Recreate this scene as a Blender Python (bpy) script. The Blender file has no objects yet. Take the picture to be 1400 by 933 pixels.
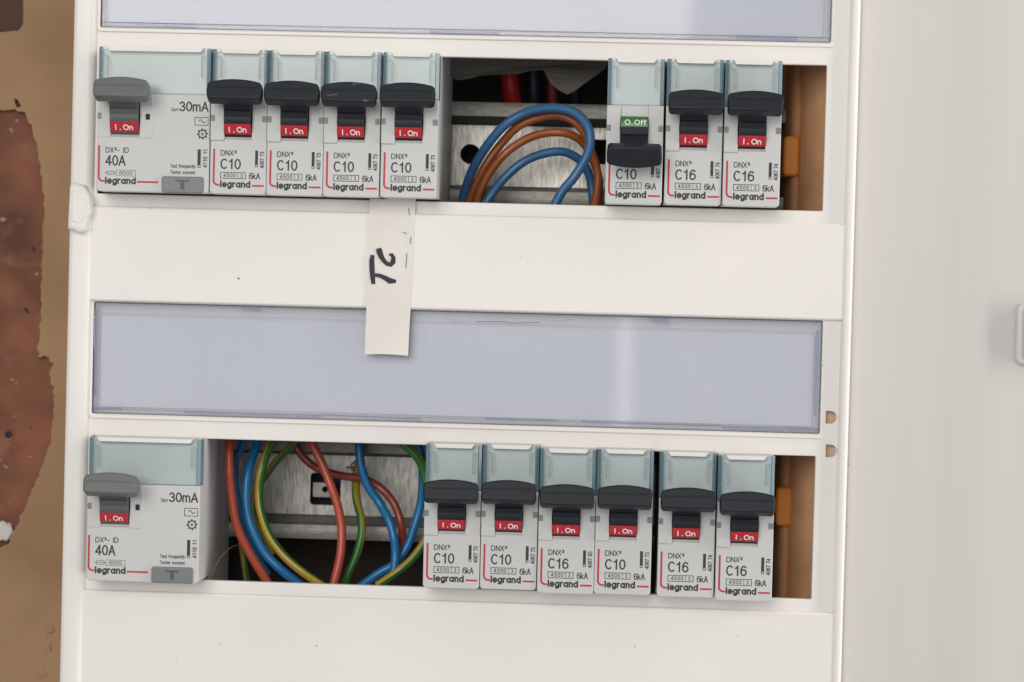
import bpy, bmesh, math, random
from mathutils import Vector, Matrix, noise
random.seed(7)
S = bpy.context.scene
COL = S.collection
MM = 0.001
TILT = math.radians(90)          # local (x right, y up, z towards the viewer) -> upright in the world

# ------------------------------------------------------------------ camera
FPX = 3080.0                     # focal length in pixels of a 1400 px wide picture
CP = Vector((46.52, 18.869, 724.02))                 # mm, in board coordinates
RX, RY, RZ = -0.0205, 0.0390, 0.0261
CR = (Matrix.Rotation(RZ, 3, 'Z') @ Matrix.Rotation(RY, 3, 'Y') @ Matrix.Rotation(RX, 3, 'X'))
BOARD = Matrix.Rotation(TILT, 4, 'X')
cam_d = bpy.data.cameras.new('camera')
cam = bpy.data.objects.new('camera', cam_d); COL.objects.link(cam)
cam_d.sensor_width = 36.0; cam_d.lens = 36.0 * FPX / 1400.0
cam_d.clip_start = 0.02; cam_d.clip_end = 20
cam.matrix_world = BOARD @ (Matrix.Translation(CP * MM) @ CR.to_4x4())
cam_d.dof.use_dof = True
cam_d.dof.focus_distance = 0.713
cam_d.dof.aperture_fstop = cam_d.lens / 4.5
S.camera = cam

def at(px, py, z):
    """board point (mm) at depth z that the photograph shows at pixel px, py"""
    d = CR @ Vector(((px - 700.0) / FPX, (466.5 - py) / FPX, -1.0))
    return CP + d * ((z - CP.z) / d.z)

# ------------------------------------------------------------------ light
w = bpy.data.worlds.new('World'); S.world = w; w.use_nodes = True
bg = w.node_tree.nodes['Background']; bg.inputs[0].default_value = (0.93, 0.96, 1.0, 1); bg.inputs[1].default_value = 0.43

def area(name, loc, target, sx, sy, power, col):
    l = bpy.data.lights.new(name, 'AREA'); l.shape = 'RECTANGLE'; l.size = sx; l.size_y = sy
    l.energy = power; l.color = col
    o = bpy.data.objects.new(name, l); COL.objects.link(o)
    p = BOARD @ Vector(loc); t = BOARD @ Vector(target)
    o.location = p; o.rotation_euler = (t - p).to_track_quat('-Z', 'Y').to_euler()
    return o
area('window_light', (-0.30, 0.45, 1.50), (0, 0, 0), 0.9, 0.8, 13.4, (1.0, 0.965, 0.91))
area('rim_light', (1.05, 0.1, 0.23), (0.1, 0, 0), 0.12, 1.4, 9.5, (1.0, 0.95, 0.88))  # added narrow side lamp, grazing the board to brighten the right rim

area('streak_light', (0.074, -0.062, 1.60), (0.074, -0.062, 0), 0.012, 0.125, 0.028, (1.0, 0.98, 0.95))  # added strip lamp that lays a bright streak on the lower label window
S.view_settings.view_transform = 'Standard'; S.view_settings.look = 'None'
S.view_settings.exposure = 0.0; S.view_settings.gamma = 1.0
S.cycles.max_bounces = 8; S.cycles.transparent_max_bounces = 16
S.cycles.caustics_reflective = False; S.cycles.caustics_refractive = False

# ------------------------------------------------------------------ materials
def nodes_of(m):
    m.use_nodes = True
    return m.node_tree.nodes, m.node_tree.links

def plastic(name, col, rough=0.45, var=0.04, scale=60.0, bump=0.0, bscale=900.0, metal=0.0, spec=0.5, sss=0.0,
            stretch=(1, 1, 1), col2=None, fac=(0.35, 0.65), spots=False):
    m = bpy.data.materials.new(name); N, L = nodes_of(m)
    b = N['Principled BSDF']
    tc = N.new('ShaderNodeTexCoord'); mp = N.new('ShaderNodeMapping'); mp.inputs['Scale'].default_value = stretch
    L.new(tc.outputs['Object'], mp.inputs['Vector'])
    nz = N.new('ShaderNodeTexNoise'); nz.inputs['Scale'].default_value = scale; nz.inputs['Detail'].default_value = 5
    L.new(mp.outputs[0], nz.inputs['Vector'])
    mr = N.new('ShaderNodeMapRange'); mr.inputs[1].default_value = fac[0]; mr.inputs[2].default_value = fac[1]
    L.new(nz.outputs['Fac'], mr.inputs[0])
    mx = N.new('ShaderNodeMix'); mx.data_type = 'RGBA'
    if col2 is None: col2 = tuple(max(0, c * (1 - var * 2)) for c in col)
    mx.inputs[6].default_value = (*col, 1); mx.inputs[7].default_value = (*col2, 1)
    L.new(mr.outputs[0], mx.inputs[0]); last = mx.outputs[2]
    if spots:      # pits and pale flecks of old render
        for sc, lo, hi, cc in ((190, .70, .74, (.035, .015, .01)), (260, .705, .73, (.36, .20, .13)), (70, .60, .75, (.25, .10, .055))):
            n3 = N.new('ShaderNodeTexNoise'); n3.inputs['Scale'].default_value = sc; n3.inputs['Detail'].default_value = 2
            ad = N.new('ShaderNodeVectorMath'); ad.inputs[1].default_value = (sc, 0, 0); L.new(mp.outputs[0], ad.inputs[0]); L.new(ad.outputs[0], n3.inputs['Vector'])
            r3 = N.new('ShaderNodeMapRange'); r3.inputs[1].default_value = lo; r3.inputs[2].default_value = hi; L.new(n3.outputs['Fac'], r3.inputs[0])
            m3 = N.new('ShaderNodeMix'); m3.data_type = 'RGBA'; m3.inputs[7].default_value = (*cc, 1)
            L.new(r3.outputs[0], m3.inputs[0]); L.new(last, m3.inputs[6]); last = m3.outputs[2]
    L.new(last, b.inputs['Base Color'])
    b.inputs['Roughness'].default_value = rough; b.inputs['Metallic'].default_value = metal
    b.inputs['Specular IOR Level'].default_value = spec
    if sss:
        b.inputs['Subsurface Weight'].default_value = sss; b.inputs['Subsurface Radius'].default_value = (1, .8, .6)
        b.inputs['Subsurface Scale'].default_value = 0.0015
    if bump:
        n2 = N.new('ShaderNodeTexNoise'); n2.inputs['Scale'].default_value = bscale; n2.inputs['Detail'].default_value = 3
        L.new(mp.outputs[0], n2.inputs['Vector'])
        bp = N.new('ShaderNodeBump'); bp.inputs['Strength'].default_value = bump; bp.inputs['Distance'].default_value = 0.0005
        L.new(n2.outputs['Fac'], bp.inputs['Height']); L.new(bp.outputs[0], b.inputs['Normal'])
    return m

def clear(name, tint, refl=0.06, rough=0.12, haze=0.0, hazecol=(0.8, 0.85, 0.9)):
    """thin clear plastic: tinted pass-through, fresnel gloss, a little milky scatter"""
    m = bpy.data.materials.new(name); N, L = nodes_of(m)
    N.remove(N['Principled BSDF']); out = N['Material Output']
    t = N.new('ShaderNodeBsdfTransparent'); t.inputs[0].default_value = (*tint, 1)
    d = N.new('ShaderNodeBsdfDiffuse'); d.inputs[0].default_value = (*hazecol, 1)
    g = N.new('ShaderNodeBsdfGlossy'); g.inputs['Roughness'].default_value = rough
    m1 = N.new('ShaderNodeMixShader'); m1.inputs[0].default_value = haze
    L.new(t.outputs[0], m1.inputs[1]); L.new(d.outputs[0], m1.inputs[2])
    fr = N.new('ShaderNodeFresnel'); fr.inputs[0].default_value = 1.33
    m2 = N.new('ShaderNodeMixShader'); L.new(fr.outputs[0], m2.inputs[0])
    L.new(m1.outputs[0], m2.inputs[1]); L.new(g.outputs[0], m2.inputs[2])
    L.new(m2.outputs[0], out.inputs['Surface'])
    return m

M = {}
M['cover'] = plastic('cover_white', (0.81, 0.77, 0.73), 0.42, 0.026, 11, 0.07, 1400, sss=0.0)
M['door'] = plastic('door_white', (0.61, 0.58, 0.552), 0.35, 0.035, 9, 0.05, 40, stretch=(5, .12, 1))  # soft vertical reflections painted as streaks in the colour
M['latch'] = plastic('latch_white', (0.80, 0.775, 0.74), 0.5, 0.02, 40)
M['grey'] = plastic('breaker_grey', (0.555, 0.555, 0.545), 0.48, 0.012, 50, 0.08, 2500)
M['grey_dark'] = plastic('window_grey', (0.22, 0.22, 0.215), 0.5)
M['seat'] = plastic('label_seat', (0.66, 0.70, 0.69), 0.6, 0.01)
M['navy'] = plastic('toggle_black', (0.012, 0.0145, 0.020), 0.5, 0.1, 200, 0.10, 1500, spec=0.3)
M['navy_scuffed'] = plastic('toggle_scuffed', (0.012, 0.0145, 0.020), 0.5, 0.1, 330, 0.12, 1500, spec=0.3,
                            col2=(0.20, 0.20, 0.20), fac=(0.62, 0.72), stretch=(.5, 1.4, 1))
M['toggle_grey'] = plastic('toggle_grey', (0.122, 0.130, 0.127), 0.5, 0.03, 200, 0.08, 1500)
M['drum_grey'] = plastic('drum_grey', (0.085, 0.09, 0.092), 0.5, 0.03)
M['red'] = plastic('indicator_red', (0.52, 0.018, 0.028), 0.4, 0.03)
M['green'] = plastic('indicator_green', (0.004, 0.16, 0.085), 0.4, 0.03)
M['ink'] = plastic('print_ink', (0.03, 0.03, 0.031), 0.6, 0.02)
M['ink_light'] = plastic('print_ink_faint', (0.16, 0.16, 0.16), 0.6, 0.02)
M['redink'] = plastic('print_red', (0.50, 0.03, 0.035), 0.55, 0.02)
M['whiteink'] = plastic('print_white', (0.85, 0.80, 0.80), 0.5, 0.02)
M['button'] = plastic('test_button_grey', (0.17, 0.178, 0.178), 0.45, 0.02)
M['button_ink'] = plastic('test_button_mark', (0.075, 0.08, 0.08), 0.5, 0.02)
M['clear'] = clear('terminal_cover_clear', (0.965, 0.985, 0.985), haze=0.03, hazecol=(.62, .70, .72), rough=0.2)
M['clear_edge'] = clear('terminal_cover_edge', (0.86, 0.945, 0.97), haze=0.28, hazecol=(.42, .64, .74), rough=0.2)
M['clear_rib'] = clear('terminal_cover_rib', (0.86, 0.90, 0.91), haze=0.5, hazecol=(.46, .51, .53), rough=0.2)
M['lens'] = clear('label_window_clear', (0.984, 0.987, 1.0), haze=0.18, hazecol=(.85, .875, 1.0), rough=0.045)
M['lens_edge'] = clear('label_window_edge', (0.965, 0.972, 1.0), haze=0.22, hazecol=(.66, .69, .82), rough=0.1)
M['lens_bar'] = clear('label_window_bar', (0.91, 0.925, 0.985), haze=0.16, hazecol=(.52, .57, .74), rough=0.1)
M['paper'] = plastic('paper_white', (0.88, 0.885, 0.92), 0.8, 0.015, 30)
M['tape'] = plastic('paper_strip', (0.79, 0.745, 0.69), 0.75, 0.03, 50, 0.15, 700)
M['marker'] = plastic('marker_ink', (0.028, 0.012, 0.035), 0.6, 0.1, 400)
M['steel'] = plastic('galvanised_steel', (0.52, 0.50, 0.465), 0.36, 0.1, 800, 0.22, 1200, metal=0.65,
                     col2=(0.34, 0.325, 0.30), stretch=(1, .22, 1), fac=(.40, .68))
M['steel_lip'] = plastic('galvanised_lip', (0.34, 0.33, 0.305), 0.5, 0.15, 500, 0.3, 900, metal=0.45, stretch=(.5, 1, 1))
M['steel_shaded'] = plastic('channel_shaded', (0.10, 0.098, 0.092), 0.5, 0.1, 240, 0.1, 900, metal=0.5, stretch=(.1, 1, 1))  # shade between lip and web put into a darker flank colour
M['screw'] = plastic('bracket_steel', (0.36, 0.35, 0.34), 0.4, 0.1, 300, metal=0.6)
M['niche'] = plastic('niche_render', (0.84, 0.48, 0.25), 0.85, 0.12, 45, 0.3, 300)
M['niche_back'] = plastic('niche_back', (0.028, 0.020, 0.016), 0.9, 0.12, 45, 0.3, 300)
M['socket'] = plastic('socket_tan', (0.58, 0.39, 0.26), 0.7)
M['orange'] = plastic('orange_plastic', (0.78, 0.27, 0.03), 0.5, 0.04)
M['plaster'] = plastic('tan_plaster', (0.345, 0.205, 0.105), 0.8, 0.10, 22, 0.35, 160, col2=(0.245, 0.138, 0.066), fac=(.38, .7))
M['redwall'] = plastic('red_brown_layer', (0.235, 0.080, 0.037), 0.75, 0.1, 42, 1.0, 110, col2=(0.095, 0.030, 0.016), fac=(.36, .66), spots=True)
M['darkwall'] = plastic('dark_brown_layer', (0.075, 0.03, 0.018), 0.75, 0.1, 30, 0.4, 130)
M['chip'] = plastic('pale_chip', (0.62, 0.57, 0.52), 0.9, 0.08, 90, 0.4, 300)
M['rag'] = plastic('grey_sheet', (0.20, 0.185, 0.165), 0.85, 0.1, 30, 0.2, 200)
M['black'] = plastic('hole_dark', (0.01, 0.01, 0.011), 0.7)  # the dark inside holes, painted as flat black
M['handle_clear'] = plastic('handle_grey', (0.60, 0.59, 0.57), 0.25, 0.02)
M['handle_inset'] = plastic('handle_inset_grey', (0.42, 0.42, 0.41), 0.3)
M['dirt'] = plastic('dirt_speck', (0.10, 0.09, 0.075), 0.8)
def wiremat(n, c, **k): M[n] = plastic('wire_' + n, c, 0.30, 0.06, 120, 0.06, 300, **k)
wiremat('blue', (0.045, 0.15, 0.32)); wiremat('brightblue', (0.012, 0.165, 0.40)); wiremat('brown', (0.37, 0.10, 0.026))
wiremat('redw', (0.50, 0.085, 0.042)); wiremat('darkred', (0.27, 0.045, 0.030)); wiremat('scarlet', (0.55, 0.02, 0.02))
wiremat('navyw', (0.012, 0.018, 0.04)); wiremat('bronze', (0.30, 0.20, 0.09))
def stripemat(n, a, b, split, twist=0.0, off=0.0):
    m = bpy.data.materials.new('wire_' + n); N, L = nodes_of(m); p = N['Principled BSDF']
    uv = N.new('ShaderNodeUVMap'); uv.uv_map = 'UVMap'; sp = N.new('ShaderNodeSeparateXYZ'); L.new(uv.outputs[0], sp.inputs[0])
    gt = N.new('ShaderNodeMath'); gt.operation = 'LESS_THAN'; gt.inputs[1].default_value = split; tw = N.new('ShaderNodeMath'); tw.operation = 'MULTIPLY_ADD'; tw.inputs[1].default_value = twist; L.new(sp.outputs[0], tw.inputs[0]); L.new(sp.outputs[1], tw.inputs[2])
    of = N.new('ShaderNodeMath'); of.inputs[1].default_value = off; L.new(tw.outputs[0], of.inputs[0]); fx = N.new('ShaderNodeMath'); fx.operation = 'FRACT'; L.new(of.outputs[0], fx.inputs[0]); L.new(fx.outputs[0], gt.inputs[0])
    mx = N.new('ShaderNodeMix'); mx.data_type = 'RGBA'; mx.inputs[6].default_value = (*a, 1); mx.inputs[7].default_value = (*b, 1)
    L.new(gt.outputs[0], mx.inputs[0]); L.new(mx.outputs[2], p.inputs['Base Color']); p.inputs['Roughness'].default_value = 0.3
    M[n] = m
stripemat('yellow', (0.40, 0.27, 0.03), (0.03, 0.13, 0.02), 0.42, 0.003, 0.60)
stripemat('greenyellow', (0.28, 0.24, 0.025), (0.03, 0.16, 0.025), 0.5, 0.012, 0.85)
stripemat('green', (0.28, 0.24, 0.025), (0.025, 0.17, 0.03), 0.75, 0.0, 0.35)

# ------------------------------------------------------------------ mesh helpers (all lengths in mm, local board axes)
def link(name, me, mat, parent=None, loc=None, rotz=0.0):
    o = bpy.data.objects.new(name, me); COL.objects.link(o)
    if mat is not None and not me.materials: me.materials.append(M[mat])
    if parent is not None:
        o.parent = parent
        if loc is not None: o.location = Vector(loc) * MM
        o.rotation_euler[2] = rotz
    else:
        o.rotation_euler = (TILT, 0, 0)
        if loc is not None: o.location = (loc[0] * MM, -loc[2] * MM, loc[1] * MM)
    return o

def thing(name, label, cat, loc=(0, 0, 0), group=None, roll=0.0, pitch=0.0, yaw=0.0):
    o = bpy.data.objects.new(name, None); COL.objects.link(o); o.empty_display_size = 0.01
    o.matrix_world = BOARD @ (Matrix.Translation(Vector(loc) * MM) @ Matrix.Rotation(roll, 4, 'Z') @ Matrix.Rotation(pitch, 4, 'X') @ Matrix.Rotation(yaw, 4, 'Y'))
    o['label'] = label; o['category'] = cat
    if group: o['group'] = group
    return o

def tag(o, label, cat, group=None):
    o['label'] = label; o['category'] = cat
    if group: o['group'] = group
    return o

def finish(me, angle=35):
    for p in me.polygons: p.use_smooth = True
    me.set_sharp_from_angle(angle=math.radians(angle))
    return me

def scale_mm(me):
    me.transform(Matrix.Scale(MM, 4)); return me

def slab(outer, holes, z0, z1, bev=0.0, res=2):
    """flat piece with rounded edges: outline + holes, from z0 to z1"""
    c = bpy.data.curves.new('c', 'CURVE'); c.dimensions = '2D'; c.fill_mode = 'BOTH'
    c.extrude = max((z1 - z0) / 2 - bev, 1e-5); c.bevel_depth = bev; c.bevel_resolution = res; c.offset = -bev
    def ar(p): return sum(p[i][0] * p[(i + 1) % len(p)][1] - p[(i + 1) % len(p)][0] * p[i][1] for i in range(len(p)))
    for k, poly in enumerate([outer] + list(holes)):
        poly = list(poly)
        if (ar(poly) > 0) == (k == 0): pass
        else: poly.reverse()
        s = c.splines.new('POLY'); s.points.add(len(poly) - 1); s.use_cyclic_u = True
        for q, pt in zip(s.points, poly): q.co = (pt[0], pt[1], 0, 1)
    o = bpy.data.objects.new('c', c); COL.objects.link(o)
    me = bpy.data.meshes.new_from_object(o.evaluated_get(bpy.context.evaluated_depsgraph_get()))
    bpy.data.objects.remove(o); bpy.data.curves.remove(c)
    me.transform(Matrix.Translation((0, 0, (z0 + z1) / 2)))
    return me

def rect(x0, y0, x1, y1, r=0.0, n=4):
    if r <= 0: return [(x0, y0), (x1, y0), (x1, y1), (x0, y1)]
    out = []
    for cx, cy, a in ((x1 - r, y0 + r, -90), (x1 - r, y1 - r, 0), (x0 + r, y1 - r, 90), (x0 + r, y0 + r, 180)):
        for i in range(n + 1):
            t = math.radians(a + 90 * i / n); out.append((cx + r * math.cos(t), cy + r * math.sin(t)))
    return out

def circle(cx, cy, r, n=24):
    return [(cx + r * math.cos(2 * math.pi * i / n), cy + r * math.sin(2 * math.pi * i / n)) for i in range(n)]

def join(*mes):
    bm = bmesh.new()
    for m in mes: bm.from_mesh(m)
    me = bpy.data.meshes.new('m'); bm.to_mesh(me); bm.free()
    for m in mes: bpy.data.meshes.remove(m)
    return me

def boxm(x0, y0, z0, x1, y1, z1, bev=0.0):
    bm = bmesh.new(); bmesh.ops.create_cube(bm, size=1)
    for v in bm.verts: v.co = ((x0 + x1) / 2 + v.co.x * (x1 - x0), (y0 + y1) / 2 + v.co.y * (y1 - y0), (z0 + z1) / 2 + v.co.z * (z1 - z0))
    if bev: bmesh.ops.bevel(bm, geom=bm.edges[:], offset=bev, segments=2, profile=0.5, affect='EDGES')
    me = bpy.data.meshes.new('b'); bm.to_mesh(me); bm.free(); return me

def extrude_x(prof, x0, x1):
    """profile of (y, z) points swept along x"""
    bm = bmesh.new(); n = len(prof)
    a = [bm.verts.new((x0, p[0], p[1])) for p in prof]; b = [bm.verts.new((x1, p[0], p[1])) for p in prof]
    for i in range(n): bm.faces.new((a[i], a[(i + 1) % n], b[(i + 1) % n], b[i]))
    bm.faces.new(a[::-1]); bm.faces.new(b)
    bmesh.ops.recalc_face_normals(bm, faces=bm.faces)
    me = bpy.data.meshes.new('e'); bm.to_mesh(me); bm.free(); return me

def sweep(pts, r, seg=12, sub=7, cap=True):
    P = [Vector(p) for p in pts]; C = []
    E = [P[0] * 2 - P[1]] + P + [P[-1] * 2 - P[-2]]
    for i in range(1, len(E) - 2):
        p0, p1, p2, p3 = E[i - 1:i + 3]
        for k in range(sub):
            t = k / sub
            C.append(0.5 * ((2 * p1) + (p2 - p0) * t + (2 * p0 - 5 * p1 + 4 * p2 - p3) * t * t + (3 * p1 - p0 - 3 * p2 + p3) * t ** 3))
    C.append(P[-1])
    bm = bmesh.new(); uvl = bm.loops.layers.uv.new('UVMap')
    T = [(C[min(i + 1, len(C) - 1)] - C[max(i - 1, 0)]).normalized() for i in range(len(C))]
    n = T[0].cross(Vector((0, 0, 1))); n = n.normalized() if n.length > 1e-4 else Vector((1, 0, 0))
    rings = []; L = 0; Ls = []
    for i, c in enumerate(C):
        if i: L += (c - C[i - 1]).length
        Ls.append(L)
        n = (n - T[i] * n.dot(T[i])).normalized(); b = T[i].cross(n)
        rings.append([bm.verts.new(c + (n * math.cos(2 * math.pi * k / seg) + b * math.sin(2 * math.pi * k / seg)) * r) for k in range(seg)])
    for i in range(len(rings) - 1):
        for k in range(seg):
            f = bm.faces.new((rings[i][k], rings[i][(k + 1) % seg], rings[i + 1][(k + 1) % seg], rings[i + 1][k]))
            for l, (u, v) in zip(f.loops, ((Ls[i], k), (Ls[i], k + 1), (Ls[i + 1], k + 1), (Ls[i + 1], k))): l[uvl].uv = (u, v / seg)
    if cap: bm.faces.new(rings[0][::-1]); bm.faces.new(rings[-1])
    bmesh.ops.recalc_face_normals(bm, faces=bm.faces)
    me = bpy.data.meshes.new('w'); bm.to_mesh(me); bm.free(); return finish(me, 60)

def ell(cx, cy, rx, ry, a0=0, a1=360, n=None):
    n = n or max(4, int(abs(a1 - a0) / 20))
    return [(cx + rx * math.cos(math.radians(a0 + (a1 - a0) * i / n)), cy + ry * math.sin(math.radians(a0 + (a1 - a0) * i / n))) for i in range(n + 1)]
GLYPH = {   # centre lines of plain grotesque letters: (advance, strokes)
    ' ': (.3, []), '.': (.14, [[(.07, 0), (.07, .1)]]), '-': (.34, [[(0, .4), (.3, .4)]]), 'I': (.1, [[(.05, 0), (.05, 1)]]),
    'C': (.66, [ell(.33, .5, .33, .5, 48, 312)]), 'O': (.74, [ell(.37, .5, .37, .5)]), '0': (.54, [ell(.27, .5, .27, .5)]),
    '1': (.46, [[(.06, .76), (.2, .82), (.28, .93), (.3, 1), (.3, 0)]]),
    '3': (.54, [ell(.25, .745, .22, .255, 160, -80), ell(.25, .265, .27, .265, 85, -155)]),
    '4': (.58, [[(.42, 0), (.42, 1), (0, .27), (.58, .27)]]), '5': (.54, [[(.48, 1), (.1, 1), (.04, .5)], ell(.25, .32, .27, .32, 118, -140)]),
    '6': (.54, [ell(.27, .31, .27, .31), ell(.3, .5, .3, .5, 50, 190)]), '7': (.52, [[(0, 1), (.52, 1), (.3, .5), (.2, 0)]]),
    '8': (.54, [ell(.27, .755, .22, .245), ell(.27, .255, .27, .255)]), '9': (.54, [ell(.27, .69, .27, .31), ell(.24, .5, .3, .5, 230, 370)]),
    'A': (.66, [[(0, 0), (.33, 1), (.66, 0)], [(.12, .33), (.54, .33)]]), 'D': (.62, [[(0, 0), (0, 1), (.26, 1)] + ell(.26, .5, .34, .5, 80, -80) + [(.26, 0), (0, 0)]]),
    'N': (.56, [[(0, 0), (0, 1), (.54, 0), (.54, 1)]]), 'X': (.58, [[(0, 0), (.56, 1)], [(0, 1), (.56, 0)]]), 'T': (.56, [[(0, 1), (.56, 1)], [(.28, 1), (.28, 0)]]),
    'k': (.46, [[(0, 0), (0, 1)], [(.42, .7), (0, .28)], [(.16, .44), (.45, 0)]]),
    'n': (.46, [[(0, 0), (0, .7)], ell(.22, .45, .22, .25, 180, 0) + [(.44, 0)]]), 'm': (.76, [[(0, 0), (0, .7)], ell(.18, .48, .18, .22, 180, 0) + [(.36, 0)], ell(.55, .48, .19, .22, 180, 0) + [(.74, 0)]]),
    'l': (.06, [[(.03, 0), (.03, 1)]]), 'e': (.52, [ell(.26, .35, .26, .35, 320, 0) if 0 else [(.03, .35), (.52, .35)] + ell(.26, .35, .26, .35, 10, 315)]),
    'g': (.52, [ell(.25, .35, .25, .33), [(.5, .7), (.5, -.08)] + ell(.25, -.06, .25, .22, 0, -140)]), 'r': (.28, [[(0, 0), (0, .7)], ell(.24, .44, .24, .25, 180, 85)]),
    'a': (.54, [ell(.25, .35, .25, .33), [(.5, .7), (.5, 0)]]), 'd': (.54, [ell(.25, .35, .25, .33), [(.5, 1), (.5, 0)]]),
    'f': (.28, [[(.3, .98), (.2, 1), (.12, .93), (.1, .82), (.1, 0)], [(0, .68), (.28, .68)]]), 's': (.42, [[(.38, .6), (.3, .69), (.18, .7), (.06, .62), (.06, .5), (.2, .38), (.36, .28), (.38, .14), (.26, .02), (.12, .02), (0, .14)]]),
    't': (.26, [[(.1, .92), (.1, .1), (.16, .02), (.26, .02)], [(0, .7), (.26, .7)]]), 'q': (.52, [ell(.25, .35, .25, .33), [(.5, .7), (.5, -.28)]]),
    'u': (.46, [[(0, .7), (0, .22)] + ell(.22, .22, .22, .22, 180, 360) + [(.44, .7)], [(.44, .2), (.44, 0)]]), 'y': (.44, [[(0, .7), (.22, .02)], [(.44, .7), (.2, -.1), (.06, -.26)]]),
    'o': (.52, [ell(.26, .35, .26, .35)]), 'v': (.44, [[(0, .7), (.22, 0), (.44, .7)]]), 'c': (.48, [ell(.26, .35, .26, .35, 48, 312)]), '∆': (.62, [[(0, 0), (.3, .9), (.6, 0), (0, 0)]]),
    '³': (.34, [ell(.15, .86, .12, .13, 160, -80), ell(.15, .62, .15, .14, 85, -155)])}
def text(body, x, y, w, h, rot=0, t=.22, z=0.0, fine=False, gap=.2):
    """lettering of stroke width t fitted into a box with lower left corner x, y (mm); rot turns it about that corner"""
    lines = []; cx = 0
    for ch in body:
        adv, st = GLYPH[ch]
        for ln in st:
            cur = [Vector((ln[0][0] + cx, ln[0][1]))]
            for q in ln[1:]:
                q = Vector((q[0] + cx, q[1]))
                if (q - cur[-1]).length < 1e-4: continue
                if len(cur) > 1 and (cur[-1] - cur[-2]).angle(q - cur[-1]) > .8:
                    lines.append(cur); cur = [cur[-1].copy()]
                cur.append(q)
            lines.append(cur)
        cx += adv + gap
    xs = [q.x for l in lines for q in l]; ys = [q.y for l in lines for q in l]
    sx = (w - t) / max(max(xs) - min(xs), 1e-6) if max(xs) - min(xs) > 1e-4 else 0; sy = (h - t) / max(max(ys) - min(ys), 1e-6)
    ca, sa = math.cos(math.radians(rot)), math.sin(math.radians(rot)); out = []
    for k, l in enumerate(lines):
        P = [Vector(((q.x - min(xs)) * sx + t / 2, (q.y - min(ys)) * sy + t / 2)) for q in l]
        if (P[0] - P[-1]).length > 1e-4:
            P[0] = P[0] - (P[1] - P[0]).normalized() * t * .45; P[-1] = P[-1] + (P[-1] - P[-2]).normalized() * t * .45
        if fine: P = [P[a].lerp(P[a + 1], k2 / 4) for a in range(len(P) - 1) for k2 in range(4)] + [P[-1]]
        P = [(x + q.x * ca - q.y * sa, y + q.x * sa + q.y * ca) for q in P]
        out.append(stroke(P, t, z + .006 * (k % 3)))
    return join(*out)

def frame2d(x0, y0, x1, y1, t, z):
    bm = bmesh.new()
    o = [bm.verts.new((x, y, z)) for x, y in rect(x0, y0, x1, y1)]; i = [bm.verts.new((x, y, z)) for x, y in rect(x0 + t, y0 + t, x1 - t, y1 - t)]
    for k in range(4): bm.faces.new((o[k], o[(k + 1) % 4], i[(k + 1) % 4], i[k]))
    me = bpy.data.meshes.new('f'); bm.to_mesh(me); bm.free(); return me

def stroke(pts, wd, z):
    """flat line of width wd through 2D points"""
    bm = bmesh.new(); L = []; R_ = []
    P = [Vector(p) for p in pts]
    closed = (P[0] - P[-1]).length < 1e-5
    for i, p in enumerate(P):
        t = ((P[1] - P[-2]) if closed and i in (0, len(P) - 1) else (P[min(i + 1, len(P) - 1)] - P[max(i - 1, 0)])).normalized(); n = Vector((-t.y, t.x))
        ww = wd[i] if isinstance(wd, (list, tuple)) else wd
        L.append(bm.verts.new((*(p + n * ww / 2), z))); R_.append(bm.verts.new((*(p - n * ww / 2), z)))
    for i in range(len(P) - 1): bm.faces.new((R_[i], R_[i + 1], L[i + 1], L[i]))
    me = bpy.data.meshes.new('s'); bm.to_mesh(me); bm.free(); return me

def put(name, me, mat, parent=None, angle=35, smooth=True, **k):
    scale_mm(me)
    if smooth: finish(me, angle)
    return link(name, me, mat, parent, **k)

# ================================================================== the wall beside the board
WZ = -66.0
def wp(px, py): p = at(px, py, WZ); return (p.x, p.y)
def rough_outline(pix, amp=0.9, n=8):
    out = []
    for i in range(len(pix)):
        a = Vector(wp(*pix[i])); b = Vector(wp(*pix[(i + 1) % len(pix)]))
        for k in range(n):
            p = a.lerp(b, k / n)
            out.append((p.x + amp * noise.noise(Vector((p.x * .5, p.y * .5, 1))) + .45 * amp * noise.noise(Vector((p.x * 2.3, p.y * 2.3, 4))),
                        p.y + amp * noise.noise(Vector((p.x * .5, p.y * .5, 9)))))
    return out
big = [(-150, 160), (-60, 150), (0, 152), (20, 150), (33, 156), (44, 175), (51, 205), (57, 250), (60, 300), (57, 350), (56, 400), (55, 440),
       (51, 478), (51, 490), (62, 487), (72, 497), (67, 512), (73, 540), (72, 575), (68, 605), (60, 630), (48, 660), (35, 690), (20, 725),
       (10, 745), (-30, 760), (-150, 770)]
corner = [(-150, -90), (24, -90), (31, -40), (31, 33), (25, 42), (0, 44), (-150, 46)]
gouge = [(19, 135), (24, 137), (29, 146), (23, 147)]
gouge2 = [(60, 486), (65, 472), (69, 488), (64, 496)]
wall = bpy.data.objects.new('wall', scale_mm(boxm(-460, -330, -120, -112, 330, WZ - 2.5))); COL.objects.link(wall)
wall.rotation_euler = (TILT, 0, 0); wall.data.materials.append(M['redwall']); wall['kind'] = 'structure'
put('plaster_layer', slab(rect(-455, -325, -112, 325), [rough_outline(big), rough_outline(corner, .25), rough_outline(gouge, .1, 2)], WZ - 2.6, WZ, 0.35, 1), 'plaster', wall, 50)
put('dark_layer', slab(rough_outline([(-150, -90), (28, -90), (33, -40), (33, 36), (26, 45), (0, 47), (-150, 49)], .2), [], WZ - 2.55, WZ - 1.6), 'darkwall', wall)
for q in ((127.5, -330, 460, 330), (-111.9, 207.5, 127.4, 330), (-111.9, -330, 127.4, -180)): put('plaster_layer', boxm(q[0], q[1], -120, q[2], q[3], WZ), 'plaster', wall)
nh = at(12, 595, WZ - 2.5)
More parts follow.
